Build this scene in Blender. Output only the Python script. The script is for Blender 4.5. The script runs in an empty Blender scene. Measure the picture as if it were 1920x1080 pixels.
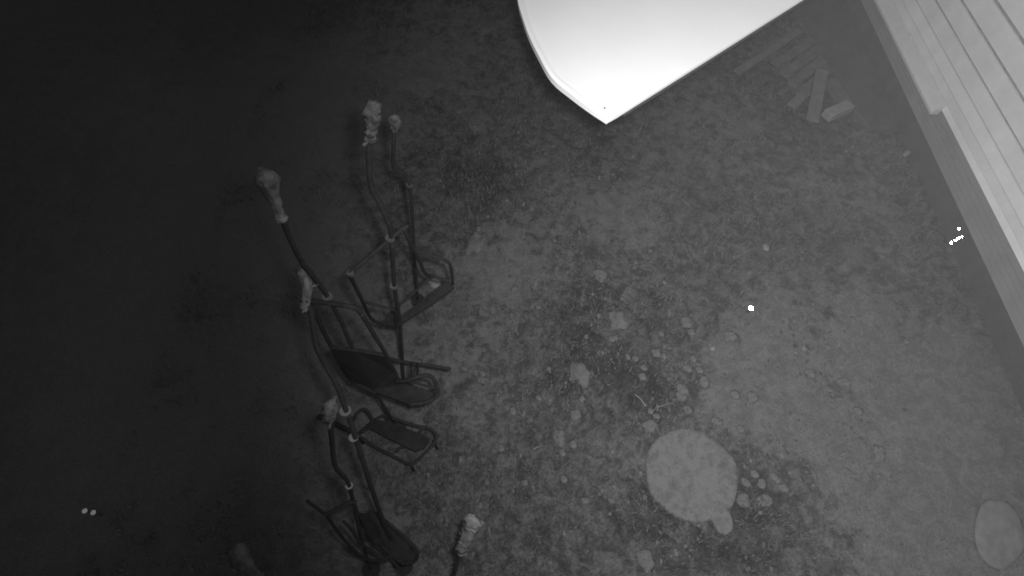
import bpy, bmesh, math, random
import numpy as np
from mathutils import Vector, Matrix, noise

random.seed(7)
rng = np.random.default_rng(7)
SC = bpy.context.scene
COL = SC.collection

# ------------------------------------------------------------------ camera, sky, lamps, exposure
FPX = 1040.0          # focal length in pixels of a 1920 wide frame
CAM_H = 4.0
_n = np.array([-40.0, 604.0, FPX]); _n /= np.linalg.norm(_n)      # straight down, seen by the lens
_v = np.array([68.0, -1787.0, FPX]); _v = _v - _n * (_v @ _n); _v /= np.linalg.norm(_v)
MX = np.array([np.cross(_v, -_n), _v, -_n])                       # rows: world X, Y, Z in lens axes
cam_d = bpy.data.cameras.new('camera')
cam = bpy.data.objects.new('camera', cam_d); COL.objects.link(cam)
cam_d.sensor_width = 36.0
cam_d.lens = 36.0 * FPX / 1920.0
cam_d.clip_start = 0.05
cam_d.clip_end = 500.0
R_, D_, F_ = MX[:, 0], MX[:, 1], MX[:, 2]
cam.matrix_world = Matrix(((R_[0], -D_[0], -F_[0], 0), (R_[1], -D_[1], -F_[1], 0), (R_[2], -D_[2], -F_[2], CAM_H), (0, 0, 0, 1)))
SC.camera = cam

world = bpy.data.worlds.new('World'); SC.world = world
world.use_nodes = True
wn, wl = world.node_tree.nodes, world.node_tree.links
sky = wn.new('ShaderNodeTexSky'); sky.sky_type = 'NISHITA'; sky.sun_disc = False
sky.sun_elevation = math.radians(35); sky.sun_rotation = math.radians(120)
bw = wn.new('ShaderNodeRGBToBW')
wl.new(sky.outputs[0], bw.inputs[0]); wl.new(bw.outputs[0], wn['Background'].inputs[0])
wn['Background'].inputs[1].default_value = 0.037     # night: only a trace of sky glow

# the infrared lamp of the security camera: the only real light in the picture
sp = bpy.data.lights.new('infrared_lamp', 'SPOT')
sp.energy = 715.0; sp.spot_size = math.radians(142); sp.spot_blend = 1.0; sp.shadow_soft_size = 0.05
spo = bpy.data.objects.new('infrared_lamp', sp); COL.objects.link(spo)
spo.location = (0.09, 0.08, CAM_H + 0.02)
AIM = (4.4, 3.0, 0.0)
spo.rotation_euler = (Vector(AIM) - Vector(spo.location)).to_track_quat('-Z', 'Y').to_euler()
moon = bpy.data.lights.new('moon', 'SUN'); moon.energy = 0.02; moon.angle = math.radians(10)
mo = bpy.data.objects.new('moon', moon); COL.objects.link(mo); mo.rotation_euler = (math.radians(50), 0, math.radians(120))

SC.cycles.filter_width = 1.8      # the little dome camera is not sharp
SC.view_settings.view_transform = 'Standard'; SC.view_settings.look = 'None'
SC.view_settings.exposure = 0.0; SC.view_settings.gamma = 1.0

# ------------------------------------------------------------------ helpers
def at(px, py, z=0.0):
    """point of the place at height z that the photograph shows at px, py"""
    r = MX @ np.array([px - 960.0, py - 540.0, FPX])
    return Vector(np.array([0, 0, CAM_H]) + r * (z - CAM_H) / r[2])

def tag(o, label=None, cat=None, group=None, kind=None):
    if label: o['label'] = label
    if cat: o['category'] = cat
    if group: o['group'] = group
    if kind: o['kind'] = kind
    return o

def empty(name, loc, label, cat, group=None):
    o = bpy.data.objects.new(name, None); COL.objects.link(o)
    o.location = loc; o.empty_display_size = 0.1
    return tag(o, label, cat, group)

def mesh_obj(name, verts, faces, mat, parent=None, smooth=False, origin=None):
    me = bpy.data.meshes.new(name)
    org = Vector(origin) if origin is not None else (parent.location.copy() if parent else Vector((0, 0, 0)))
    p = parent
    if origin is None and parent is not None and parent.parent is not None:
        org = parent.parent.location + parent.location
    me.from_pydata([tuple(Vector(v) - org) for v in verts], [], faces)
    me.update()
    if smooth:
        for f in me.polygons: f.use_smooth = True
    o = bpy.data.objects.new(name, me); COL.objects.link(o)
    o.data.materials.append(mat)
    if parent is not None: o.parent = parent
    elif origin is not None: o.location = org
    return o

def smooth_path(pts, n=6):
    """Catmull-Rom through the points"""
    P = [Vector(p) for p in pts]
    if len(P) < 3: return P
    Q = [2 * P[0] - P[1]] + P + [2 * P[-1] - P[-2]]
    out = []
    for i in range(1, len(Q) - 2):
        a, b, c, d = Q[i - 1], Q[i], Q[i + 1], Q[i + 2]
        for k in range(n):
            t = k / n
            out.append(0.5 * ((2 * b) + (c - a) * t + (2 * a - 5 * b + 4 * c - d) * t * t + (3 * b - a - 3 * c + d) * t ** 3))
    out.append(P[-1])
    return out

def tube_geo(path, rad, seg=10, V=None, Fs=None):
    V = [] if V is None else V; Fs = [] if Fs is None else Fs
    rads = rad if isinstance(rad, (list, tuple)) else [rad] * len(path)
    up = Vector((0.31, 0.22, 0.92)); base = len(V)
    n = len(path)
    prev = None
    for i, p in enumerate(path):
        t = (path[min(i + 1, n - 1)] - path[max(i - 1, 0)])
        if t.length < 1e-9: t = Vector((0, 0, 1))
        t.normalize()
        if prev is None:
            a = t.cross(up)
            if a.length < 0.05: a = t.cross(Vector((1, 0, 0)))
        else:
            a = prev - t * prev.dot(t)
        a.normalize(); prev = a
        b = t.cross(a)
        for k in range(seg):
            q = 2 * math.pi * k / seg
            V.append(p + (a * math.cos(q) + b * math.sin(q)) * rads[i])
    for i in range(n - 1):
        for k in range(seg):
            k2 = (k + 1) % seg
            Fs.append((base + i * seg + k, base + i * seg + k2, base + (i + 1) * seg + k2, base + (i + 1) * seg + k))
    Fs.append(tuple(base + k for k in range(seg))[::-1])
    Fs.append(tuple(base + (n - 1) * seg + k for k in range(seg)))
    return V, Fs

def tube(name, pts, r, mat, parent, curved=True, n=6):
    path = smooth_path(pts, n) if curved else [Vector(p) for p in pts]
    V, Fs = tube_geo(path, r)
    return mesh_obj(name, V, Fs, mat, parent, smooth=True)

def tubes(name, lists, r, mat, parent):
    V, Fs = [], []
    for pts in lists: tube_geo(smooth_path(pts, 5), r, 10, V, Fs)
    return mesh_obj(name, V, Fs, mat, parent, smooth=True)

def slab(name, poly, thick, mat, parent=None, origin=None, bevel=0.0):
    """polygon (list of world points) given thickness along its normal, downwards"""
    P = [Vector(p) for p in poly]
    nrm = Vector((0, 0, 0))
    for i in range(len(P)):
        a, b = P[i], P[(i + 1) % len(P)]
        nrm += a.cross(b)
    nrm.normalize()
    if nrm.z < 0: P.reverse(); nrm = -nrm
    n = len(P)
    V = P + [p - nrm * thick for p in P]
    Fs = [tuple(range(n)), tuple(range(2 * n - 1, n - 1, -1))]
    for i in range(n):
        j = (i + 1) % n
        Fs.append((i, n + i, n + j, j))
    o = mesh_obj(name, V, Fs, mat, parent, origin=origin)
    if bevel > 0:
        m = o.modifiers.new('edge', 'BEVEL'); m.width = bevel; m.segments = 2; m.limit_method = 'ANGLE'
    return o

def box(name, c, size, rz, mat, parent=None, tilt=0.0, bevel=0.004, origin=None):
    x, y, z = [s / 2 for s in size]
    Rm = Matrix.Rotation(rz, 3, 'Z') @ Matrix.Rotation(tilt, 3, 'Y')
    V = [Vector(c) + Rm @ Vector((sx * x, sy * y, sz * z)) for sx in (-1, 1) for sy in (-1, 1) for sz in (-1, 1)]
    Fs = [(0, 1, 3, 2), (4, 6, 7, 5), (0, 4, 5, 1), (2, 3, 7, 6), (0, 2, 6, 4), (1, 5, 7, 3)]
    o = mesh_obj(name, V, Fs, mat, parent, origin=origin)
    if bevel:
        m = o.modifiers.new('edge', 'BEVEL'); m.width = bevel; m.segments = 2
    return o

def lump(name, c, size, mat, amp=0.25, rough=2.2, sub=3, rz=0.0, parent=None, seed=0, tiltdir=None):
    bm = bmesh.new(); bmesh.ops.create_icosphere(bm, subdivisions=sub, radius=1.0)
    Rm = Matrix.Rotation(rz, 3, 'Z')
    off = Vector((seed * 3.17, seed * 1.31, seed * 0.77))
    V = []
    for v in bm.verts:
        k = 1 + amp * noise.noise(v.co * rough * 0.5 + off) + amp * 0.5 * noise.noise(v.co * rough * 1.7 + off)
        q = v.co * k
        V.append(Vector(c) + Rm @ Vector((q.x * size[0], q.y * size[1], q.z * size[2])))
    Fs = [tuple(v.index for v in f.verts) for f in bm.faces]
    bm.free()
    return mesh_obj(name, V, Fs, mat, parent, smooth=True, origin=None if parent else c)

# ------------------------------------------------------------------ materials (the place is seen in infrared: greys)
def mat(name, val, rough=0.7, metal=0.0, var=0.25, scale=20.0, bump=0.0, bscale=80.0, spec=0.3, contrast=None):
    m = bpy.data.materials.new(name); m.use_nodes = True
    N, L = m.node_tree.nodes, m.node_tree.links
    b = N['Principled BSDF']
    b.inputs['Roughness'].default_value = rough; b.inputs['Metallic'].default_value = metal
    b.inputs['Specular IOR Level'].default_value = spec
    tc = N.new('ShaderNodeTexCoord')
    nz = N.new('ShaderNodeTexNoise'); nz.inputs['Scale'].default_value = scale; nz.inputs['Detail'].default_value = 6
    nz.inputs['Roughness'].default_value = 0.65
    L.new(tc.outputs['Object'], nz.inputs['Vector'])
    mr = N.new('ShaderNodeMapRange')
    lo, hi = contrast or (0.3, 0.7)
    mr.inputs[1].default_value = lo; mr.inputs[2].default_value = hi
    mr.inputs[3].default_value = val * (1 - var); mr.inputs[4].default_value = val * (1 + var)
    L.new(nz.outputs['Fac'], mr.inputs[0]); L.new(mr.outputs[0], b.inputs['Base Color'])
    if bump:
        n2 = N.new('ShaderNodeTexNoise'); n2.inputs['Scale'].default_value = bscale; n2.inputs['Detail'].default_value = 4
        L.new(tc.outputs['Object'], n2.inputs['Vector'])
        bp = N.new('ShaderNodeBump'); bp.inputs['Strength'].default_value = bump; bp.inputs['Distance'].default_value = 0.02
        L.new(n2.outputs['Fac'], bp.inputs['Height']); L.new(bp.outputs[0], b.inputs['Normal'])
    return m

M_steel = mat('dark_painted_steel', 0.030, 0.75, 0.0, 0.3, 30, spec=0.12)
M_panel = mat('dark_seat_board', 0.030, 0.85, 0.0, 0.35, 18, 0.3, 120, spec=0.05)
M_bright = mat('bare_galvanised_steel', 0.32, 0.5, 0.9, 0.1, 60)
M_cloth = mat('pale_weathered_wrapping', 0.088, 0.9, 0.0, 0.5, 16, 0.6, 40, spec=0.1)
M_cloth_far = mat('brightened_wrapping', 0.165, 0.9, 0.0, 0.5, 16, 0.6, 40, spec=0.1)  # lighter copy: colour makes up for weak lamp light on these wraps
M_cloth_dim = mat('dim_weathered_wrapping', 0.11, 0.9, 0.0, 0.4, 14, 0.6, 40, spec=0.1)
M_white = mat('white_canopy_paint', 0.88, 0.5, 0.0, 0.025, 3, 0.02, 60)
M_rim = mat('white_rim_paint', 0.86, 0.45, 0.0, 0.02, 6)
M_siding = mat('pale_painted_siding', 0.76, 0.6, 0.0, 0.12, 2.5, 0.05, 30)
M_found = mat('dark_foundation_concrete', 0.085, 0.9, 0.0, 0.16, 5, 0.3, 60, spec=0.1)
M_step = mat('doorstep_concrete', 0.095, 0.9, 0.0, 0.16, 7, 0.25, 90, spec=0.1)
def vary_boards(m, amt):
    """every board weathers a little differently"""
    N, L = m.node_tree.nodes, m.node_tree.links
    b = N['Principled BSDF']; src = b.inputs['Base Color'].links[0].from_socket
    g = N.new('ShaderNodeNewGeometry'); k = N.new('ShaderNodeMapRange'); k.inputs[3].default_value = 1 - amt; k.inputs[4].default_value = 1 + amt
    L.new(g.outputs['Random Per Island'], k.inputs[0])
    x = N.new('ShaderNodeMath'); x.operation = 'MULTIPLY'; L.new(src, x.inputs[0]); L.new(k.outputs[0], x.inputs[1]); L.new(x.outputs[0], b.inputs['Base Color'])
vary_boards(M_siding, 0.08)
M_ledge = mat('pale_ledge_paint', 0.64, 0.6, 0.0, 0.07, 9)
M_wood = mat('weathered_planks', 0.16, 0.85, 0.0, 0.22, 9, 0.3, 40, spec=0.1)
M_wood_d = mat('damp_planks', 0.125, 0.85, 0.0, 0.25, 9, 0.3, 40, spec=0.1)
M_brick = mat('pale_block', 0.23, 0.85, 0.0, 0.15, 14, 0.2, 60)
M_disc = mat('pale_grainy_disc', 0.145, 0.95, 0.0, 0.24, 20, 0.6, 70, spec=0.05, contrast=(0.32, 0.56))
M_stone = mat('pale_stone', 0.14, 0.9, 0.0, 0.3, 30, 0.4, 60, spec=0.1)
M_lens_blob = mat('smooth_lens_blob', 0.165, 0.9, 0.0, 0.2, 14, 0.1, 40, spec=0.05)  # for the lump added in place of a blurred lens spot
M_gravel = mat('soil_gravel', 0.125, 0.95, 0.0, 0.35, 9, spec=0.05)
M_dull = mat('dimmed_lower_boards', 0.22, 0.7, 0.0, 0.12, 3, 0.1, 30, spec=0.1)  # darker siding copy, paints in the dimmer light low on the wall
M_seam = mat('shade_siding_joint', 0.27, 0.9, 0.0, 0.3, 6, spec=0.05)  # dark tone paints the lap shadow between boards
M_stone_b = mat('bright_stone', 0.24, 0.9, 0.0, 0.2, 30, 0.4, 60, spec=0.1)
M_reflect = mat('reflector', 0.95, 0.15, 1.0, 0.02, 10)
M_dark = mat('black_plastic', 0.075, 0.8, 0.0, 0.2, 20, spec=0.05)
M_straw = mat('dry_straw', 0.34, 0.7, 0.0, 0.2, 30)

vary_boards(M_wood, 0.15); vary_boards(M_wood_d, 0.2)

# ground: soil, moss and worn lawn; "patch" holds worn soil, painted glare and canopy shade
def ground_mat():
    m = bpy.data.materials.new('yard_ground'); m.use_nodes = True
    N, L = m.node_tree.nodes, m.node_tree.links
    b = N['Principled BSDF']; b.inputs['Roughness'].default_value = 0.95; b.inputs['Specular IOR Level'].default_value = 0.05
    tc = N.new('ShaderNodeTexCoord')
    def nz(scale, det=8, rough=0.65, dist=0.0):
        n = N.new('ShaderNodeTexNoise'); n.inputs['Scale'].default_value = scale; n.inputs['Detail'].default_value = det
        n.inputs['Roughness'].default_value = rough; n.inputs['Distortion'].default_value = dist
        L.new(tc.outputs['Object'], n.inputs['Vector']); return n.outputs['Fac']
    def math_(op, a, c=None):
        n = N.new('ShaderNodeMath'); n.operation = op
        for i, x in enumerate((a, c)):
            if x is None: continue
            if isinstance(x, (int, float)): n.inputs[i].default_value = x
            else: L.new(x, n.inputs[i])
        return n.outputs[0]
    def rng_(x, a, c, d, e, smooth=True):
        n = N.new('ShaderNodeMapRange'); n.interpolation_type = 'SMOOTHSTEP' if smooth else 'LINEAR'
        L.new(x, n.inputs[0])
        for i, k in enumerate((a, c, d, e)): n.inputs[i + 1].default_value = k
        return n.outputs[0]
    at_ = N.new('ShaderNodeAttribute'); at_.attribute_name = 'patch'
    patch = at_.outputs['Fac']
    ev_ = N.new('ShaderNodeAttribute'); ev_.attribute_name = 'even'
    rough_ = math_('SUBTRACT', 1.0, math_('MULTIPLY', ev_.outputs['Fac'], 0.85))
    big = nz(1.6, 9, 0.68, 0.3)
    mid = nz(7.0, 8, 0.7, 0.4)
    fine = nz(38.0, 6, 0.75)
    grit = nz(75.0, 4, 0.8)
    s = math_('ADD', patch, math_('MULTIPLY', math_('MULTIPLY', math_('SUBTRACT', big, 0.5), 3.4), rough_))
    s = math_('ADD', s, math_('MULTIPLY', math_('MULTIPLY', math_('SUBTRACT', mid, 0.5), 3.4), rough_))
    pale = rng_(s, 0.05, 0.6, 0.0, 1.0)
    lush = rng_(s, -1.3, -0.35, 0.0, 1.0)
    col = math_('ADD', 0.047, math_('MULTIPLY', lush, 0.040))
    col = math_('ADD', col, math_('MULTIPLY', pale, 0.042))
    f = rng_(fine, 0.3, 0.7, 0.62, 1.38, False)
    g = rng_(grit, 0.25, 0.75, 0.62, 1.38, False)
    tuft = rng_(nz(9.0, 7, 0.72, 0.7), 0.4, 0.6, 0.66, 1.32)
    calm = math_('SUBTRACT', 1.0, math_('MULTIPLY', pale, 0.6))           # worn soil is smoother
    f = math_('ADD', 1.0, math_('MULTIPLY', math_('SUBTRACT', f, 1.0), math_('MULTIPLY', calm, rough_)))
    tuft = math_('ADD', 1.0, math_('MULTIPLY', math_('SUBTRACT', tuft, 1.0), math_('MULTIPLY', calm, rough_)))
    col = math_('MULTIPLY', col, tuft)
    col = math_('MULTIPLY', col, f); col = math_('MULTIPLY', col, g)
    L.new(col, b.inputs['Base Color'])
    bp = N.new('ShaderNodeBump'); bp.inputs['Strength'].default_value = 0.5; bp.inputs['Distance'].default_value = 0.015
    h = math_('ADD', math_('MULTIPLY', mid, 1.2), math_('MULTIPLY', fine, 0.7))
    L.new(h, bp.inputs['Height']); L.new(bp.outputs[0], b.inputs['Normal'])
    return m

# ------------------------------------------------------------------ the setting: ground
BLOBS = [  # photo px, py, radius in px, strength of pale (+) or dark (-) patch
    (1440, 670, 140, 0.95), (1360, 760, 100, 0.9), (1560, 800, 160, 0.55), (1190, 830, 60, 0.9), (1110, 870, 60, 0.6), (1000, 520, 80, 0.8),
    (930, 490, 55, 0.9), (1170, 400, 90, 0.8), (1330, 260, 130, 0.45), (1560, 320, 110, 0.35), (1650, 700, 220, 0.5), (1750, 950, 260, 0.9),
    (1850, 800, 170, 1.0), (1880, 1020, 150, 1.2), (1900, 900, 120, 0.8), (840, 620, 90, 0.35), (800, 130, 150, 0.35), (1010, 360, 70, 0.35), (1160, 600, 30, 1.1), (900, 760, 80, 0.25),  # pale blobs at far right paint lens glare into the ground
    (1170, 680, 130, -1.2), (1110, 560, 80, -1.0), (1230, 770, 80, -0.9), (870, 330, 100, -1.3), (1100, 270, 80, -0.6), (980, 190, 90, -0.6),  # blobs left of the canopy paint its cast shadow on the ground
    (450, 600, 300, .5), (560, 260, 260, .5), (760, 120, 160, .5), (640, 820, 140, .3), (200, 600, 300, .3), (250, 200, 300, .3), (200, 950, 250, .3),
    (1570, 735, 45, -1.2), (1510, 640, 40, -0.9), (1460, 900, 110, -0.9), (1400, 1010, 150, -1.1), (1220, 900, 60, -0.3), (1010, 960, 160, -0.6), (1320, 500, 130, -0.45),
    (1500, 430, 120, -0.35), (1540, 250, 60, -0.7), (1440, 170, 70, -0.5), (1230, 980, 80, -0.4), (1050, 690, 70, -0.4)]
BL = []
for px, py, r, s in BLOBS:
    c = at(px, py); e = at(px + r, py); BL.append((c.x, c.y, (e - c).length, s))

def patch_value(x, y):
    out = np.zeros_like(x)
    for cx, cy, r, s in BL:
        out += s * np.exp(-((x - cx) ** 2 + (y - cy) ** 2) / (r * r))
    return out

def axis(lo, hi, step, far):
    mid = list(np.arange(lo, hi + step * 0.5, step))
    l, h, st = [], [], step
    x = lo
    while x > -far: st *= 1.35; x -= st; l.append(x)
    x, st = hi, step
    while x < far: st *= 1.35; x += st; h.append(x)
    return np.array(l[::-1] + mid + h)
gx, gy = axis(-4.5, 4.6, 0.035, 120.0), axis(-0.6, 7.5, 0.035, 120.0)
XX, YY = np.meshgrid(gx, gy, indexing='ij')
def ground_z(x, y):
    a = noise.noise(Vector((x * 0.9, y * 0.9, 3.0))) * 0.018 + noise.noise(Vector((x * 4.0, y * 4.0, 7.0))) * 0.010 + noise.noise(Vector((x * 11.0, y * 11.0, 1.0))) * 0.006
    return a - 0.012
ZZ = np.array([[ground_z(x, y) if (-6 < x < 6 and -2 < y < 9) else -0.012 for y in gy] for x in gx])
nx, ny = len(gx), len(gy)
idx = np.arange(nx * ny).reshape(nx, ny)
gf = np.stack([idx[:-1, :-1], idx[1:, :-1], idx[1:, 1:], idx[:-1, 1:]], -1).reshape(-1, 4)
gm = bpy.data.meshes.new('ground')
gm.from_pydata(np.stack([XX, YY, ZZ], -1).reshape(-1, 3).tolist(), [], gf.tolist())
pa = gm.attributes.new('patch', 'FLOAT', 'POINT')
pa.data.foreach_set('value', patch_value(XX, YY).reshape(-1).astype(np.float32))
# the open lawn away from the trodden yard is even, closely mown turf
ev = gm.attributes.new('even', 'FLOAT', 'POINT')
ev.data.foreach_set('value', np.clip((-0.75 - 0.12 * (YY - 1.0) - XX) / 0.8, 0, 1).reshape(-1).astype(np.float32))
for p in gm.polygons: p.use_smooth = True
ground = bpy.data.objects.new('ground', gm); COL.objects.link(ground)
gm.materials.append(ground_mat()); tag(ground, kind='structure')

# short grass and dead stalks: nobody could count them
def build_grass(n):
    x = rng.uniform(-2.6, 3.95, n * 3); y = rng.uniform(-0.3, 6.8, n * 3)
    p = patch_value(x, y)
    w = np.array([noise.noise(Vector((a * 1.7, b * 1.7, 5.0))) + 0.7 * noise.noise(Vector((a * 6.0, b * 6.0, 2.0))) for a, b in zip(x, y)])
    keep = (w * 1.3 - p * 0.55 + rng.normal(0, 0.35, n * 3)) > 0.18
    x, y = x[keep][:n], y[keep][:n]
    V, Fs = [], []
    for a, b in zip(x, y):
        z = ground_z(a, b); h = random.uniform(0.012, 0.05); q = random.uniform(0, 2 * math.pi); l = random.uniform(0.2, 1.3) * h
        wd = random.uniform(0.002, 0.0045); k = len(V)
        ca, sa = math.cos(q), math.sin(q)
        V += [(a - sa * wd, b + ca * wd, z - 0.003), (a + sa * wd, b - ca * wd, z - 0.003), (a + ca * l, b + sa * l, z + h)]
        Fs.append((k, k + 1, k + 2))
    m = bpy.data.materials.new('grass_blades'); m.use_nodes = True
    N, L = m.node_tree.nodes, m.node_tree.links
    g = N.new('ShaderNodeNewGeometry'); r = N.new('ShaderNodeMapRange')
    r.inputs[3].default_value = 0.04; r.inputs[4].default_value = 0.19
    L.new(g.outputs['Random Per Island'], r.inputs[0]); L.new(r.outputs[0], N['Principled BSDF'].inputs['Base Color'])
    N['Principled BSDF'].inputs['Roughness'].default_value = 0.8
    N['Principled BSDF'].inputs['Specular IOR Level'].default_value = 0.1
    o = mesh_obj('grass', V, Fs, m); tag(o, 'short sparse grass and dead stalks growing over the yard', 'grass', kind='stuff')
build_grass(60000)

# ------------------------------------------------------------------ house wall with lapped siding
WX = 4.0
wall = empty('house_wall', (WX, 4.0, 0), 'pale house wall of horizontal lapped siding above a dark foundation', 'wall')
courses = [0.24, 0.285, 0.335, 0.39, 0.445, 0.505, 0.575, 0.665, 0.785, 0.945, 1.135, 1.35, 1.6, 1.86, 2.12, 2.38, 2.66, 2.94, 3.22, 3.5]
V, Fs, seam = [], [], []
y0, y1 = -4.0, 16.0
for a, b in zip(courses[:-1], courses[1:]):
    k = len(V); t = 0.020
    h = b - a; gap = 0.006 + 0.16 * h
    # drip lip, board face (leaning back), then the recessed joint, coloured dark as lap shadow
    pr = [(WX - t, a), (WX - 0.008, b - gap), (WX + 0.004, b - gap + 0.001), (WX + 0.004, b), (WX + 0.03, b), (WX + 0.03, a)]
    m = len(pr)
    for yy in (y0, y1):
        for (xx, zz) in pr: V.append((xx, yy, zz))
    for i in range(m):
        j = (i + 1) % m
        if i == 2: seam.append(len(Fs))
        Fs.append((k + i, k + j, k + m + j, k + m + i))
    Fs.append(tuple(k + i for i in range(m))[::-1]); Fs.append(tuple(k + m + i for i in range(m)))
so = mesh_obj('siding', V, Fs, M_siding, wall)
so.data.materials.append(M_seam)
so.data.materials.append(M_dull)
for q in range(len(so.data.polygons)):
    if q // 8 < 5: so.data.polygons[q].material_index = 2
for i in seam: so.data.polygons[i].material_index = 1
box('foundation', (WX + 0.10, 6.0, 0.07), (0.19, 20.0, 0.345), 0, M_found, wall, bevel=0.006)
V, Fs = [], []
tube_geo([Vector((WX - 0.004, -3.5, 0.244)), Vector((WX - 0.004, 15.5, 0.244))], 0.007, 8, V, Fs)
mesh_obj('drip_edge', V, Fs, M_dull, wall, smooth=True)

# ledge (hood board) fixed to the siding, with its end cap and nail plates
ledge = empty('wall_ledge', (WX, 5.5, 0.47), 'long pale ledge board fixed along the siding above the doorstep', 'ledge')
V = []; Fs = []
ly0, ly1 = 4.12, 9.5
prof = [(WX - 0.022, 0.565), (WX - 0.112, 0.525), (WX - 0.130, 0.507), (WX - 0.126, 0.476), (WX - 0.022, 0.452)]
for i, yy in enumerate((ly0, ly1)):
    for xx, zz in prof: V.append((xx, yy + (0.03 if (xx > WX - 0.1 and i == 0) else 0), zz))
n = len(prof)
for i in range(n): Fs.append((i, (i + 1) % n, n + (i + 1) % n, n + i))
Fs.append(tuple(range(n))[::-1]); Fs.append(tuple(range(n, 2 * n)))
o = mesh_obj('board', V, Fs, M_ledge, ledge); mm = o.modifiers.new('edge', 'BEVEL'); mm.width = 0.004; mm.segments = 2
for yy in (4.33, 5.15, 6.0):
    box('fixing_plate', (WX - 0.027, yy, 0.572), (0.010, 0.045, 0.026), 0, M_ledge, ledge, bevel=0.004)

# doorstep
ds = [at(1478, 10, .045), at(1495, 35, .045), at(1555, 130, .045), at(1600, 205, .045), at(1633, 241, .045), Vector((WX - 0.015, 4.42, .045)), Vector((WX - 0.015, 8.5, .045)), Vector((3.05, 8.5, .045))]
step = slab('doorstep', ds, 0.10, M_step, origin=(3.7, 5.5, 0), bevel=0.012)
tag(step, 'low dark concrete doorstep slab along the foot of the wall', 'doorstep')

# ------------------------------------------------------------------ white canopy over the entrance
CZ = 2.12
can = empty('entrance_canopy', (1.2, 3.5, CZ), 'bright white canopy panel with curved front edge and raised rim', 'canopy')
curve_px = [(958, -150), (966, -60), (972, 0), (981, 34), (993, 68), (1012, 107), (1036, 148), (1074, 180), (1108, 205), (1140, 226)]
edge_px = [(1140, 226), (1158, 215)]
curve3 = smooth_path([at(x, y, CZ) for x, y in curve_px], 4)
tip = at(1158, 216, CZ); e2 = at(1450, 32, CZ)
dirn = (e2 - tip).normalized()
far_r = tip + dirn * 3.2
poly = curve3 + [tip, far_r, far_r + Vector((-0.9, 2.2, 0)), at(958, -150, CZ) + Vector((0.25, 1.6, 0))]
slab('panel', poly, 0.018, M_white, can)
# raised rim: a lip of its own along the curved edge
V, Fs = [], []
w = 0.032
for i, p in enumerate(curve3):
    t = (curve3[min(i + 1, len(curve3) - 1)] - curve3[max(i - 1, 0)]).normalized()
    nn = Vector((-t.y, t.x, 0))
    if nn.dot(Vector((1.2, 3.4, CZ)) - p) < 0: nn = -nn
    ww = w if i < len(curve3) - 6 else w * (0.75 + 0.25 * (len(curve3) - 1 - i) / 6)
    for off, dz in ((-0.004, -0.022), (-0.006, 0.010), (0.010, 0.016), (ww - 0.004, 0.014), (ww, 0.002)):
        V.append(p + nn * off + Vector((0, 0, dz)))
for i in range(len(curve3) - 1):
    for k in range(4):
        Fs.append((i * 5 + k, (i + 1) * 5 + k, (i + 1) * 5 + k + 1, i * 5 + k + 1))
mesh_obj('rim', V, Fs, M_rim, can, smooth=False)
# dark drip strip under the straight edge, support arms back to the wall
V, Fs = [], []
tube_geo([tip + dirn * 0.04 + Vector((0.004, -0.002, -0.024)), far_r + Vector((0.004, -0.002, -0.024))], 0.008, 8, V, Fs)
mesh_obj('drip_strip', V, Fs, M_steel, can, smooth=True)
tube('support_arm', [far_r + Vector((-0.3, 0.5, -0.03)), Vector((WX - 0.02, far_r.y + 0.7, CZ - 0.03))], 0.025, M_rim, can, curved=False)
tube('support_arm', [far_r + Vector((-0.7, 1.7, -0.03)), Vector((WX - 0.02, far_r.y + 1.9, CZ - 0.03))], 0.025, M_rim, can, curved=False)
b = at(1130, 209, CZ)
lump('screw_head', (b.x + .01, b.y + 0.02, CZ + 0.004), (0.005, 0.005, 0.004), M_steel, 0.0, 1, 2, parent=can)
cr = at(1150, 221, CZ)
box('corner_clip', (cr.x, cr.y + 0.006, CZ + 0.008), (0.05, 0.02, 0.014), math.atan2(dirn.y, dirn.x), M_rim, can, bevel=0.003)

# ------------------------------------------------------------------ chairlift chairs stored in the yard
def P(l): return [at(*q) for q in l]
R_STEM, R_BAR = 0.0120, 0.0105

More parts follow.
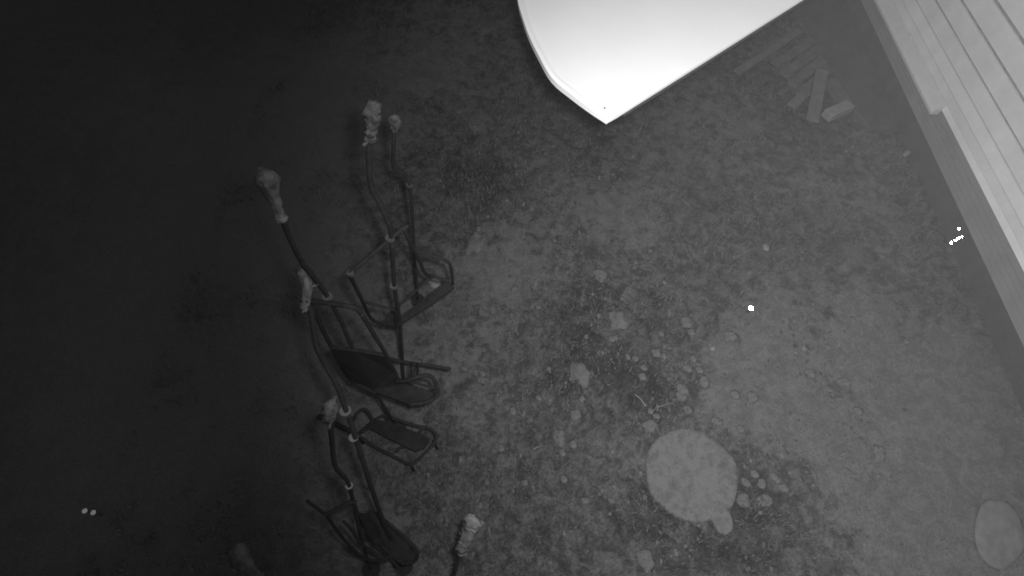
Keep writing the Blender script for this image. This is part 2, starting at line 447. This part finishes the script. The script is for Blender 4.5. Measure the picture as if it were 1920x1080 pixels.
def wrap(pts, rads, m, parent, seed, tie=0.0):
    """a cloth or plastic bag tied round the top of a hanger: creased, uneven"""
    path = smooth_path(P(pts), 7)
    e = (path[-1] - path[-2]).normalized()
    path += [path[-1] + e * 0.012, path[-1] + e * 0.018]
    n = len(path); V, Fs = [], []
    rr = np.interp(np.linspace(0, 1, n), np.linspace(0, 1, len(rads)), rads)
    rr[-2] *= .75; rr[-1] *= .35
    tube_geo(path, list(rr), 18, V, Fs)
    out = []
    for i, v in enumerate(V):
        j = min(i // 18, n - 1); c = path[j]
        d = v - c
        q = 2 * math.pi * (i % 18) / 18; t = j / n
        fold = abs(noise.noise(Vector((math.cos(q) * 2.6 + seed, math.sin(q) * 2.6, t * 2.2)))) * 1.1       # creases run lengthwise
        k = 0.72 + fold + 0.22 * noise.noise(v * 40 + Vector((0, seed, 0)))
        d = d * k
        d = d * (0.72 + 0.42 * abs(math.cos(q + seed)))                    # the empty bag hangs flat
        k = 1.0
        out.append(c + d * k)
    for q in range(5):                                  # loose torn tails of the wrapping
        j = random.choice([0, 1, 2, n // 2, n - 4, n - 3]); c = path[j]; a = random.uniform(0, 6.28)
        d = Vector((math.cos(a), math.sin(a), random.uniform(-.9, .3))) * rr[j] * random.uniform(1.2, 2.0)
        w2 = Vector((-math.sin(a), math.cos(a), 0.3)) * rr[j] * 0.5
        b0 = len(out); th = Vector((0, 0, .003))
        out += [c + w2, c - w2, c + d * .7 - w2 * .5, c + d, c + d * .75 + w2 * .6]
        out += [p_ - th for p_ in out[b0:b0 + 5]]
        Fs += [(b0, b0 + 1, b0 + 2, b0 + 3, b0 + 4), (b0 + 9, b0 + 8, b0 + 7, b0 + 6, b0 + 5)]
        Fs += [(b0 + i, b0 + 5 + i, b0 + 5 + (i + 1) % 5, b0 + (i + 1) % 5) for i in range(5)]
    w_ = mesh_obj('wrapping', out, Fs, m, parent, smooth=True)
    if tie:
        j = max(2, int(n * tie)); V2, F2 = [], []
        tube_geo([path[j - 1], path[j], path[j + 1]], [rr[j] * 1.02, rr[j] * 1.12, rr[j] * 1.02], 16, V2, F2)
        mesh_obj('tie_band', V2, F2, M_steel, w_, smooth=True)
    return w_

def base_plate(parent, px, py):
    c = at(px, py, 0.012)
    V, Fs = [], []
    tube_geo([Vector((c.x, c.y, -0.02)), Vector((c.x, c.y, 0.022))], 0.055, 16, V, Fs)
    return mesh_obj('base_plate', V, Fs, M_steel, parent, smooth=False)

def collar(parent, px, py, z, r=0.027, h=0.016, ax=None):
    c = at(px, py, z); d = (ax or Vector((0, 0, 1))).normalized() * h
    V, Fs = [], []
    tube_geo([c - d, c + d], r, 14, V, Fs)
    return mesh_obj('collar', V, Fs, M_bright, parent, smooth=False)

G = 'chairlift chairs and hangers standing in a row'
# chair A, farthest of the row, open frame
A = empty('lift_chair', at(757, 722, 0), 'open tube lift chair with a bulky wrapped top, farthest from the bottom edge', 'lift chair', G)
tube('stem', P([(757, 722, 0), (750, 610, .92), (740, 540, 1.36), (734, 447, 1.82), (729, 420, 1.94), (714, 385, 2.07), (696, 350, 2.2), (692, 300, 2.36), (693, 258, 2.47)]), R_STEM, M_steel, A)
base_plate(A, 757, 722)
tube('crossbar', P([(655, 513, 1.82), (733, 447, 1.82), (756, 428, 1.82), (766, 424, 1.82)]), R_BAR, M_steel, A)
tube('side_tube', P([(655, 513, 1.82), (668, 541, 1.58), (680, 565, 1.35), (690, 588, 1.08), (700, 602, .97)]), R_BAR, M_steel, A)
tube('side_tube', P([(757, 428, 1.82), (769, 455, 1.66), (786, 488, 1.38), (797, 512, 1.12), (813, 519, 1.0), (843, 527, .97)]), R_BAR, M_steel, A)
tube('armrest', P([(778, 471, 1.45), (800, 476, 1.4), (838, 490, 1.32), (846, 505, 1.2), (849, 532, .97)]), R_BAR, M_steel, A)
tube('armrest', P([(680, 565, 1.35), (705, 572, 1.32), (735, 580, 1.28), (741, 590, 1.15), (742, 608, .97)]), R_BAR * .8, M_steel, A)
tube('seat_rail', P([(693, 597, .97), (718, 604, .97), (745, 575, .97), (775, 550, .97), (806, 519, .97)]), R_BAR * .7, M_steel, A)
slab('seat', P([(700, 602, .96), (742, 600, .96), (775, 575, .96), (812, 546, .96), (838, 526, .96), (852, 538, .96), (815, 566, .96), (780, 588, .96), (745, 611, .96), (720, 609, .96)]), 0.02, M_panel, A)
wrap([(692, 262, 2.46), (694, 250, 2.5), (697, 238, 2.53), (699, 222, 2.57), (700, 207, 2.62), (701, 198, 2.64)], [.019, .021, .016, .019, .024, .028, .026, .022], M_cloth, A, 3, .2)
collar(A, 731, 447, 1.82, 0.022, 0.010); collar(A, 738, 537, 1.38, 0.021, 0.008); collar(A, 657, 513, 1.82, 0.015, 0.008)
tube('hand_rail', P([(736, 458, 1.78), (738, 500, 1.58), (739, 537, 1.38)]), 0.008, M_steel, A)

# hanger B
B = empty('lift_chair_hanger', at(783, 562, 0), 'bare thin hanger pole with an elbow bend and dim wrapped end', 'hanger pole', G)
tube('stem', P([(783, 562, 0), (779, 510, .5), (776, 460, .84), (773, 400, 1.19), (768, 346, 1.46), (764, 333, 1.51), (754, 324, 1.56), (741, 317, 1.6), (737, 300, 1.68), (738, 270, 1.8), (739, 245, 1.88)]), 0.0115, M_steel, B)
base_plate(B, 783, 562)
collar(B, 767, 347, 1.455, 0.018, 0.008)
wrap([(739, 247, 1.87), (739, 238, 1.9), (739, 229, 1.94), (740, 220, 1.98)], [.018, .024, .027, .018], M_cloth_dim, B, 8)

# chair C with the big dark backrest
Cc = empty('lift_chair', at(747, 805, 0), 'lift chair with a wide solid dark backrest and curved armrest', 'lift chair', G)
tube('stem', P([(747, 805, 0), (704, 735, .82), (660, 650, 1.48), (640, 604, 1.73), (615, 557, 1.96), (588, 520, 2.14), (565, 490, 2.26), (545, 450, 2.39), (530, 412, 2.49)]), R_STEM * .85, M_steel, Cc)
base_plate(Cc, 747, 805)
tube('crossbar', P([(577, 566, 1.96), (597, 566, 1.96), (618, 569, 1.96), (648, 573, 1.96), (668, 578, 1.94), (676, 586, 1.9)]), R_BAR, M_steel, Cc)
tube('side_tube', P([(577, 566, 1.96), (590, 585, 1.88), (605, 618, 1.7), (620, 648, 1.5), (642, 690, 1.15), (660, 714, .95), (675, 723, .9), (705, 737, .88)]), R_BAR, M_steel, Cc)
tube('side_tube', P([(676, 586, 1.9), (700, 625, 1.64), (721, 660, 1.38), (738, 692, 1.05), (748, 714, .9)]), R_BAR, M_steel, Cc)
slab('backrest', P([(618, 645, 1.5), (645, 648, 1.48), (668, 652, 1.46), (719, 661, 1.38), (737, 690, 1.07), (748, 716, .92), (700, 722, .93), (686, 716, .96), (653, 703, 1.07), (635, 676, 1.3)]), 0.022, M_panel, Cc)
slab('seat', P([(690, 718, .9), (748, 714, .9), (785, 729, .9), (817, 744, .9), (796, 754, .9), (768, 758, .9), (735, 746, .9), (706, 736, .9)]), 0.025, M_panel, Cc)
tube('armrest', P([(742, 715, 1.05), (765, 713, 1.1), (785, 706, 1.12), (801, 704, 1.1), (813, 711, 1.05), (821, 733, .95), (815, 746, .91), (796, 755, .9), (768, 758, .9)]), R_BAR * 1.15, M_steel, Cc)
tube('seat_rail', P([(750, 716, .93), (778, 718, .95), (800, 724, .95), (818, 729, .95)]), R_BAR * .7, M_steel, Cc)
tube('footrest', P([(724, 671, .62), (750, 677, .62), (775, 681, .62), (810, 686, .62), (845, 692, .62)]), R_BAR, M_steel, Cc)
tubes('footrest_bracket', [P([(771, 681, .62), (771, 695, .8), (770, 714, .9)]), P([(782, 683, .62), (783, 692, .78), (782, 706, .93)])], 0.007, M_steel, Cc)
wrap([(529, 412, 2.49), (524, 403, 2.51), (519, 388, 2.55), (512, 368, 2.6), (506, 352, 2.65), (502, 340, 2.68), (501, 329, 2.7)], [.018, .015, .016, .017, .019, .024, .029, .026], M_cloth_far, Cc, 5, .13)
lump('knot', at(528, 411, 2.5), (.022, .015, .013), M_cloth_far, .3, 2.2, 2, 0.4, Cc, 2)
collar(Cc, 614, 557, 1.965, 0.021, 0.008)

# frame P: seat frame lying low
Fp = empty('chairlift_carrier', at(720, 800, 0.1), 'low seat frame of tubes around one narrow dark board', 'seat frame', G)
z = .20
tubes('frame', [P([(596, 781, .34), (640, 803, .30), (668, 815, .26), (700, 836, .22), (735, 854, .2), (768, 870, .19), (785, 861, .19), (800, 846, .2), (815, 830, .22), (817, 815, .25), (806, 804, .26), (775, 797, .26), (742, 786, .27), (722, 779, .28), (700, 788, .27)]),
                P([(662, 790, .36), (670, 775, .37), (683, 767, .37), (693, 777, .35), (698, 790, .3), (690, 803, .26), (675, 812, .25)]),
                P([(742, 848, .2), (752, 838, .2), (766, 835, .2)]), P([(781, 818, .22), (790, 806, .25), (797, 802, .26)]), P([(698, 790, .27), (680, 806, .25), (668, 815, .25)])], R_BAR, M_steel, Fp)
tube('crossbar', P([(596, 781, .36), (620, 792, .36), (645, 802, .36), (664, 814, .36)]), R_BAR * 1.5, M_steel, Fp)
slab('seat', P([(688, 801, .235), (704, 787, .235), (727, 790, .235), (762, 803, .235), (793, 815, .235), (806, 822, .235), (797, 840, .235), (778, 846, .235), (740, 827, .235)]), 0.018, M_panel, Fp)
for (a, c) in ((668, 815), (768, 868), (814, 826), (722, 781)):
    g = at(a, c, .22)
    V, Fs = [], []; tube_geo([g, Vector((g.x, g.y, -0.01))], 0.009, 8, V, Fs); mesh_obj('leg', V, Fs, M_steel, Fp, smooth=True)

# chair D, long stem
Dd = empty('lift_chair', at(757, 1062, 0), 'tall lift chair with a bright knotted top and narrow dark seat near the bottom', 'lift chair', G)
tube('stem', P([(757, 1062, 0.000), (722, 985, 0.660), (700, 925, 1.096), (690, 895, 1.267), (668, 825, 1.558), (657, 790, 1.663), (650, 772, 1.716), (633, 725, 1.822), (608, 680, 1.901), (594, 650, 1.967), (588, 615, 2.020), (583, 585, 2.066), (577, 572, 2.085)]), R_STEM * 1.0, M_steel, Dd)
base_plate(Dd, 757, 1062)
slab('seat', P([(690, 955, 0.495), (712, 962, 0.475), (735, 985, 0.462), (757, 1010, 0.449), (778, 1040, 0.436), (770, 1054, 0.436), (748, 1056, 0.436), (722, 1030, 0.449), (703, 1000, 0.462), (690, 975, 0.488)]), 0.02, M_panel, Dd)
tube('armrest', P([(724, 977, 0.561), (742, 993, 0.561), (765, 1012, 0.561), (781, 1030, 0.528), (783, 1042, 0.488), (776, 1053, 0.449), (752, 1057, 0.436)]), R_BAR * .9, M_steel, Dd)
tube('footrest', P([(682, 1000, 0.330), (700, 1020, 0.317), (725, 1040, 0.304), (745, 1062, 0.297)]), R_BAR * .9, M_steel, Dd)
tube('side_tube', P([(662, 935, 0.759), (672, 965, 0.627), (684, 990, 0.528), (704, 1012, 0.462), (730, 1038, 0.436)]), R_BAR * .8, M_steel, Dd)
wrap([(572, 574, 2.086), (573, 560, 2.099), (575, 550, 2.112), (576, 538, 2.125), (573, 525, 2.138), (571, 514, 2.152), (572, 507, 2.165)], [.02, .017, .02, .021, .023, .028, .02], M_cloth_far, Dd, 11, .1)
collar(Dd, 648, 771, 1.716, 0.024, 0.008)
collar(Dd, 663, 820, 1.574, 0.021, 0.003)
lump('knot', at(571, 573, 2.086), (.016, .027, .026), M_cloth_far, .3, 2.4, 2, 0.2, Dd, 6)

# chair E, thin stem with faint frame
Ee = empty('lift_chair', at(695, 1068, 0), 'thin lift chair of faint tubes with an elbowed stem and pale short wrapping', 'lift chair', G)
tube('stem', P([(695, 1068, 0), (685, 1035, .35), (674, 995, .78), (668, 965, 1.0), (660, 930, 1.28), (655, 911, 1.46), (648, 897, 1.56), (637, 886, 1.68), (629, 875, 1.78), (625, 855, 1.88), (622, 820, 2.08), (620, 798, 2.2), (620, 790, 2.24)]), 0.0095, M_steel, Ee)
base_plate(Ee, 695, 1068)
tube('crossbar', P([(575, 939, 1.25), (593, 952, 1.25), (611, 963, 1.25), (635, 952, 1.25), (655, 942, 1.25), (668, 942, 1.25)]), R_BAR * .8, M_steel, Ee)
tube('side_tube', P([(611, 963, 1.25), (625, 985, 1.05), (642, 1008, .8), (662, 1030, .6), (680, 1045, .5)]), R_BAR * .8, M_steel, Ee)
tube('side_tube', P([(645, 978, 1.05), (660, 995, .9), (678, 1020, .7), (700, 1035, .55), (727, 1052, .5)]), R_BAR * .8, M_steel, Ee)
tube('seat_rail', P([(652, 1025, .55), (680, 1045, .5), (712, 1052, .5), (735, 1040, .5)]), R_BAR * .8, M_steel, Ee)
slab('seat', P([(672, 965, .85), (690, 968, .8), (712, 1002, .62), (722, 1025, .55), (700, 1018, .58), (684, 995, .7)]), 0.015, M_panel, Ee)
wrap([(619, 786, 2.25), (618, 778, 2.29), (618, 768, 2.33), (618, 758, 2.37)], [.016, .022, .024, .018], M_cloth_dim, Ee, 14)
collar(Ee, 655, 911, 1.46, 0.016, 0.005)

# two more wrapped hangers whose lower ends leave the frame
Ff = empty('lift_chair_hanger', at(545, 1195, 0), 'slanting hanger with dim wrapped end at the bottom frame edge', 'hanger pole', G)
tube('stem', P([(545, 1195, 0), (515, 1130, .6), (487, 1080, 1.0), (468, 1063, 1.15), (452, 1045, 1.25), (445, 1030, 1.32)]), R_STEM * .8, M_steel, Ff)
base_plate(Ff, 545, 1195)
wrap([(488, 1080, 1.0), (472, 1068, 1.12), (460, 1056, 1.2), (451, 1042, 1.26), (446, 1030, 1.32), (446, 1024, 1.34)], [.016, .022, .034, .036, .032, .02], M_cloth_dim, Ff, 17)
Gg = empty('lift_chair_hanger', at(812, 1190, 0), 'hanger with a long pale wrapping leaning the other way beside the row', 'hanger pole', G)
tube('stem', P([(812, 1190, 0), (836, 1120, 0.465), (852, 1075, 0.744), (864, 1030, 0.992), (865, 1028, 1.0)]), R_STEM * .85, M_steel, Gg)
base_plate(Gg, 812, 1190)
wrap([(863, 1034, 0.967), (867, 1025, 1.011), (872, 1012, 1.066), (877, 998, 1.128), (883, 986, 1.178), (886, 976, 1.221)], [.026, .022, .027, .030, .040, .034], M_cloth_far, Gg, 20, .12)

# ------------------------------------------------------------------ timber and blocks by the doorstep
def plank(px0, px1, w, z, m, label, name='plank', cat='plank', th=0.03, group=None):
    a, b2 = at(*px0, z), at(*px1, z)
    c = (a + b2) / 2; L_ = (b2 - a).length
    o = box(name, c, (L_, w, th), math.atan2(b2.y - a.y, b2.x - a.x), m, bevel=0.004, origin=(c.x, c.y, z))
    return tag(o, label, cat, group)
plank((1382, 136), (1500, 58), 0.09, .025, M_wood, 'long narrow weathered plank lying nearest the white canopy')
plank((1484, 199), (1540, 148), 0.10, .075, M_wood, 'short plank crossing under a wider plank beside the pallet')
plank((1523, 226), (1541, 132), 0.125, .11, M_wood, 'wide short plank pointing away from the pallet, crossing another')
pal = empty('pallet', at(1500, 120, 0), 'low worn pallet of dark boards beside the doorstep', 'pallet')
for i in range(4):
    a0 = at(1452 + i * 16, 122 + i * 19, .085); a1 = at(1524 + i * 10, 76 + i * 18, .085)
    c = (a0 + a1) / 2
    box('deck_board', c, ((a1 - a0).length, 0.105, 0.022), math.atan2(a1.y - a0.y, a1.x - a0.x), M_wood_d, pal, bevel=0.003)
for q in ((0.12), (0.88)):
    a0 = at(1452 + 72 * q, 122 - 46 * q, .035); a1 = at(1500 + 54 * q, 179 - 49 * q, .035)
    c = (a0 + a1) / 2
    box('bearer', c, ((a1 - a0).length, 0.06, 0.075), math.atan2(a1.y - a0.y, a1.x - a0.x), M_wood_d, pal, bevel=0.004)
plank((1462, 176), (1500, 150), 0.06, .03, M_wood_d, 'stubby dark slat half hidden at the pallet corner', 'slat', 'slat')
plank((1405, 104), (1478, 64), 0.05, .02, M_wood_d, 'thin dark lath lying between the long plank and the canopy', 'lath', 'lath')
a0 = at(1553, 150, .03); a1 = at(1583, 195, .03); c = (a0 + a1) / 2
tag(box('board', c, ((a1 - a0).length, 0.17, 0.035), math.atan2(a1.y - a0.y, a1.x - a0.x), M_wood_d, bevel=0.004, origin=(c.x, c.y, 0)), 'flat square board lying against the doorstep edge', 'board')
a0 = at(1550, 217, .05); a1 = at(1592, 199, .05); c = (a0 + a1) / 2
tag(box('concrete_block', c, ((a1 - a0).length, 0.115, 0.09), math.atan2(a1.y - a0.y, a1.x - a0.x), M_brick, bevel=0.008, origin=(c.x, c.y, 0)), 'pale bright block lying at the near corner of the doorstep', 'block')

# small pale box with a bright tip near the wall foot
g = at(1694, 290, 0)
ob = empty('marker_peg', (g.x, g.y, 0), 'small pale peg with one bright tip on the ground by the wall foot', 'peg')
box('peg', (g.x + .02, g.y, .02), (.055, .045, .05), .6, M_brick, ob, bevel=0.01)
lump('tip', (g.x - .012, g.y - .008, .045), (.012, .010, .007), M_bright, 0.1, 2, 2, .6, ob, 3)

# bright hinge rod and stud low on the foundation
def toward(c):
    return (Vector((0.045, 0.04, CAM_H)) - Vector(c)).normalized()
def reflector(name, c, r, parent, m=None):
    d = toward(c); c = Vector(c)
    V, Fs = [], []
    tube_geo([c - d * 0.012, c - d * 0.002, c], [r * .8, r, r * .85], 16, V, Fs)
    return mesh_obj(name, V, Fs, m or M_reflect, parent, smooth=False)
def on_wall(px, py, x):
    r = MX @ np.array([px - 960.0, py - 540.0, FPX]); k = x / r[0]
    return Vector((x, r[1] * k, CAM_H + r[2] * k))
rod = empty('wall_bracket', on_wall(1795, 446, WX - 0.03), 'shiny metal rod and stud glinting low on the foundation', 'bracket')
pa_, pb_ = on_wall(1784, 455, WX - 0.06), on_wall(1805, 444, WX - 0.01)
V, Fs = [], []
tube_geo([pa_, pb_], 0.006, 10, V, Fs); mesh_obj('rod', V, Fs, M_bright, rod, smooth=True)
for t in (0.35, 0.55, 0.72, 0.95): reflector('glint_ring', pa_.lerp(pb_, t) + Vector((-.008, 0, .006)), 0.006, rod)
reflector('rod_end', pa_, 0.010, rod)
c = on_wall(1798, 429, WX - 0.015)
reflector('stud', c, 0.010, rod)
box('back_plate', (WX + 0.0, c.y - .05, c.z - .02), (.02, .16, .06), 0, M_found, rod, bevel=0.003)

# brightest dot on the lawn and two eye-like glints on a made-up stake
c = at(1408, 578, .05)
st = empty('survey_stud', (c.x, c.y, 0), 'single brilliant white round stud standing in the grass', 'stud')
reflector('reflector', c, 0.019, st)
V, Fs = [], []; tube_geo([Vector((c.x, c.y, -.02)), Vector((c.x, c.y, .045))], 0.012, 10, V, Fs); mesh_obj('pin', V, Fs, M_dark, st)
c0, c1 = at(159, 958, .12), at(175, 961, .12)
rm = empty('eye_glint_stake', ((c0.x + c1.x) / 2, (c0.y + c1.y) / 2, 0), 'two bright eye-like glints side by side in darkness on an added stake', 'glints')
for c in (c0, c1): reflector('reflector', c, 0.0165, rm)  # stand-ins for the two eye-like glints
mid = (c0 + c1) / 2
tube('added_cross_piece', [c0 + Vector((0, 0, -.014)), c1 + Vector((0, 0, -.014))], 0.007, M_dark, rm, curved=False)
V, Fs = [], []; tube_geo([Vector((mid.x, mid.y, -.03)), Vector((mid.x, mid.y, .10))], 0.009, 10, V, Fs); mesh_obj('added_stake', V, Fs, M_dark, rm)

# ------------------------------------------------------------------ round slab and its small neighbour
def disc(name, px, py, rpx, h, m, label, cat, seed, wob, squash=1.0):
    c = at(px, py); r = (at(px + rpx, py) - c).length
    n = 140; V, Fs = [], []
    rings = [(0.0, h), (0.35, h), (0.65, h), (0.88, h), (0.97, h - 0.003), (1.0, h - 0.010), (1.005, -0.02)]
    V.append(Vector((c.x, c.y, h)))
    for q, zz in rings[1:]:
        for k in range(n):
            a = 2 * math.pi * k / n
            d = Vector((math.cos(a), math.sin(a), 0))
            rr = r * q * (1 + wob * (noise.noise(d * 1.6 + Vector((seed, 0, 0))) + 0.6 * noise.noise(d * 15 + Vector((0, seed, 0)))) * (q > .5))
            p = Vector((c.x + d.x * rr, c.y + d.y * rr * squash, zz))
            if zz > 0: p.z += 0.006 * noise.noise(p * 9) + 0.004 * noise.noise(p * 30)
            V.append(p)
    for k in range(n): Fs.append((0, 1 + k, 1 + (k + 1) % n))
    for i in range(len(rings) - 2):
        for k in range(n):
            k2 = (k + 1) % n
            Fs.append((1 + i * n + k, 1 + (i + 1) * n + k, 1 + (i + 1) * n + k2, 1 + i * n + k2))
    o = mesh_obj(name, V, Fs, m, smooth=True, origin=(c.x, c.y, 0))
    return tag(o, label, cat)
disc('round_slab', 1296, 889, 84, 0.026, M_disc, 'large round pale slab with a grainy top and ragged edge', 'slab', 4.0, 0.06, 1.0)
disc('stepping_stone', 1354, 978, 19, 0.022, M_disc, 'small round pale stone touching the large round slab', 'stone', 9.0, 0.05, 1.2)

# stones and pebbles
GS = 'pale stones scattered over the yard'
def stone(px, py, rpx, label=None, m=None, asp=1.0, rz=0.0, group=None, cat='stone', flat=.45, name='stone', seed=0):
    amp = 0.15 if cat == 'lens_blob' else 0.5
    c = at(px, py); r = (at(px + rpx, py) - c).length
    o = lump(name, (c.x, c.y, -r * flat * .5), (r * 1.28, r * asp * 1.28, r * flat * 1.1), m or M_stone, amp, 2.4, 3 if rpx > 8 else 2, rz, None, seed or px * .13)
    return tag(o, label, cat, group)
stone(894, 452, 11, 'elongated pale rock standing beside the worn patch, left of the lawn', M_stone, 2.3, -0.35, flat=.8, name='rock', cat='rock')
stone(897, 428, 5, 'tiny pale pebble just above the elongated rock', M_stone, 1, name='pebble', cat='pebble')
stone(815, 529, 9, 'bright rounded stone showing through the open tube chair frame', M_stone_b, 1.0, .3, name='stone')
stone(1436, 462, 5.5, 'lone pale pebble in the grass behind the brilliant stud', M_stone_b, 1.2, name='pebble', cat='pebble')
stone(1336, 652, 5, 'bright chip on the edge of the pale worn soil', M_stone_b, .7, .5, name='pebble', cat='pebble')
stone(1160, 598, 15, 'round pale flat stone beside dark moss', M_stone, 1.0, .2, flat=.25)
stone(1088, 700, 13, 'crumbled pale stone left of the darkest mossy patch', M_stone, 1.5, .4, flat=.4)
stone(1394, 936, 10, 'rounded stone to the right of the large round slab', M_stone, 1.2, .2)
stone(1049, 820, 9, 'small oval pale stone far left of the round slab', M_stone, 1.35, .1, flat=.35)
stone(1211, 1053, 13, 'pale stone nearest the bottom edge below the round slab', M_stone, 1.2, .2, flat=.3)
stone(1875, 1000, 34, 'added pale oval lump in place of a blurred lens spot at the lower corner', M_lens_blob, 1.55, -0.6, flat=.16, name='lens_blob', cat='lens_blob')
many = [(1240, 625, 5), (1147, 635, 5), (1155, 633, 4), (1192, 672, 5), (1208, 689, 5), (1205, 705, 6), (1178, 668, 4), (1232, 660, 8), (1245, 667, 6), (1280, 730, 10),
        (1278, 742, 8), (1220, 770, 5), (1291, 768, 7), (1290, 690, 6), (1312, 692, 7), (1320, 715, 8), (1380, 740, 7), (1412, 745, 8), (1390, 805, 6), (1345, 790, 8),
        (1080, 778, 8), (1075, 832, 6), (1055, 848, 6), (1098, 938, 5), (1146, 938, 6), (1415, 888, 7), (1430, 905, 6), (1450, 893, 7), (1458, 900, 5), (1400, 905, 6),
        (1428, 910, 6), (1437, 940, 9), (1470, 915, 7), (1553, 650, 6), (1583, 716, 9), (1600, 600, 5), (1125, 515, 9), (1057, 898, 5), (1218, 800, 9), (1231, 780, 6),
        (1300, 672, 6), (1370, 630, 9), (1288, 605, 9), (1296, 622, 7), (905, 700, 5), (962, 770, 6), (940, 840, 5), (985, 905, 5), (1010, 745, 5), (870, 690, 4),
        (1010, 575, 5), (965, 540, 6), (1650, 850, 10), (1520, 700, 8), (1700, 640, 6), (1610, 770, 7), (915, 405, 4), (950, 375, 4), (1040, 450, 4), (1220, 470, 4), (1535, 545, 5), (1655, 480, 5)]
for i, (a, b2, r) in enumerate(many):
    stone(a, b2, r, 'small dull pale stone half sunk in the yard soil', M_stone, random.uniform(.7, 1.3), random.uniform(0, 3), GS, flat=random.uniform(.18, .34), seed=i * 1.7 + 1)

# fine gravel crumbs round the worn patch (uncountable)
V, Fs = [], []
for i in range(1500):
    cx, cy, r, s = random.choice([q for q in BL if q[3] > 0.5] + [BL[18], BL[20], BL[20]])
    a = random.uniform(0, 6.283); q = r * random.uniform(.3, 1.5)
    x, y = cx + q * math.cos(a), cy + q * math.sin(a)
    if x > WX - .1: continue
    z = ground_z(x, y); e = random.choice((.004, .005, .006, .008, .011)); k = len(V)
    for d in ((1, 0, 0), (-1, 0, 0), (0, 1, 0), (0, -1, 0), (0, 0, .8), (0, 0, -.6)):
        V.append((x + d[0] * e * random.uniform(.7, 1.3), y + d[1] * e * random.uniform(.7, 1.3), z + e * .3 + d[2] * e))
    for f in ((0, 2, 4), (2, 1, 4), (1, 3, 4), (3, 0, 4), (2, 0, 5), (1, 2, 5), (3, 1, 5), (0, 3, 5)): Fs.append(tuple(k + t for t in f))
tag(mesh_obj('gravel', V, Fs, M_gravel), 'loose fine gravel crumbs over the worn soil', 'gravel', kind='stuff')

# leaf litter and moss chips on the dark soil (uncountable)
V, Fs = [], []
for i in range(5200):
    if i % 3: cx, cy, rr_, _s = random.choice([q for q in BL if q[3] < -.3])
    else: cx, cy, rr_ = random.uniform(-.6, 3), random.uniform(.2, 4.5), .5
    x, y = cx + random.gauss(0, .8) * rr_, cy + random.gauss(0, .8) * rr_
    if x > WX - .12 or noise.noise(Vector((x * 3.1, y * 3.1, 9.0))) < -.05: continue
    z = ground_z(x, y) + random.uniform(.002, .012); e = random.choice((.004, .006, .006, .008, .011, .016)); k = len(V)
    n_ = random.choice((4, 5, 6)); tx, ty = random.uniform(-.5, .5), random.uniform(-.5, .5)
    for q in range(n_):
        a = 6.283 * q / n_ + random.uniform(-.4, .4); rad = e * random.uniform(.5, 1.25)
        dx, dy = rad * math.cos(a), rad * math.sin(a) * 1.4
        V.append((x + dx, y + dy, z + dx * tx + dy * ty))
    Fs.append(tuple(range(k, k + n_)))
ml = bpy.data.materials.new('leaf_litter'); ml.use_nodes = True
_N, _L = ml.node_tree.nodes, ml.node_tree.links
_g = _N.new('ShaderNodeNewGeometry'); _r = _N.new('ShaderNodeMapRange'); _r.inputs[3].default_value = .06; _r.inputs[4].default_value = .17
_L.new(_g.outputs['Random Per Island'], _r.inputs[0]); _L.new(_r.outputs[0], _N['Principled BSDF'].inputs['Base Color'])
_N['Principled BSDF'].inputs['Roughness'].default_value = .9; _N['Principled BSDF'].inputs['Specular IOR Level'].default_value = .1
tag(mesh_obj('leaf_litter', V, Fs, ml), 'small dead leaves and moss chips strewn over the soil', 'leaf litter', kind='stuff')

# straws lying on the dark moss
def straw(p0, p1, label, r=0.0028):
    a, b2 = at(*p0, .03), at(*p1, .012)
    V, Fs = [], []; tube_geo(smooth_path([a, (a + b2) / 2 + Vector((.006, .004, .008)), b2], 5), r, 6, V, Fs)
    tag(mesh_obj('straw', V, Fs, M_straw, smooth=True, origin=(a + b2) / 2), label, 'straw')
straw((1190, 739), (1210, 762), 'pale straw slanting down across the dark moss')
straw((1236, 763), (1264, 755), 'faint straw lying crosswise near the slanting one', .0018)
straw((1000, 842), (1014, 837), 'short bright straw at the left among the tufts', .0022)

# ------------------------------------------------------------------ thin haze added to imitate glare in the camera dome
bm_h = bmesh.new(); bmesh.ops.create_cube(bm_h, size=1.0)
hz = bpy.data.meshes.new('glare_haze'); bm_h.to_mesh(hz); bm_h.free()
ho = bpy.data.objects.new('glare_haze', hz); COL.objects.link(ho)
ho.location = (0, 0, 1.7); ho.scale = (420, 420, 5.7)
mh = bpy.data.materials.new('glare_haze'); mh.use_nodes = True
nn = mh.node_tree.nodes; nn.clear()
o_ = nn.new('ShaderNodeOutputMaterial'); pv = nn.new('ShaderNodeVolumePrincipled')
pv.inputs['Density'].default_value = 0.0021; pv.inputs['Color'].default_value = (0.8, 0.8, 0.8, 1)
mh.node_tree.links.new(pv.outputs[0], o_.inputs['Volume']); hz.materials.append(mh)
tag(ho, 'thin haze added over the yard to imitate camera glare', 'camera_glare', kind='stuff')
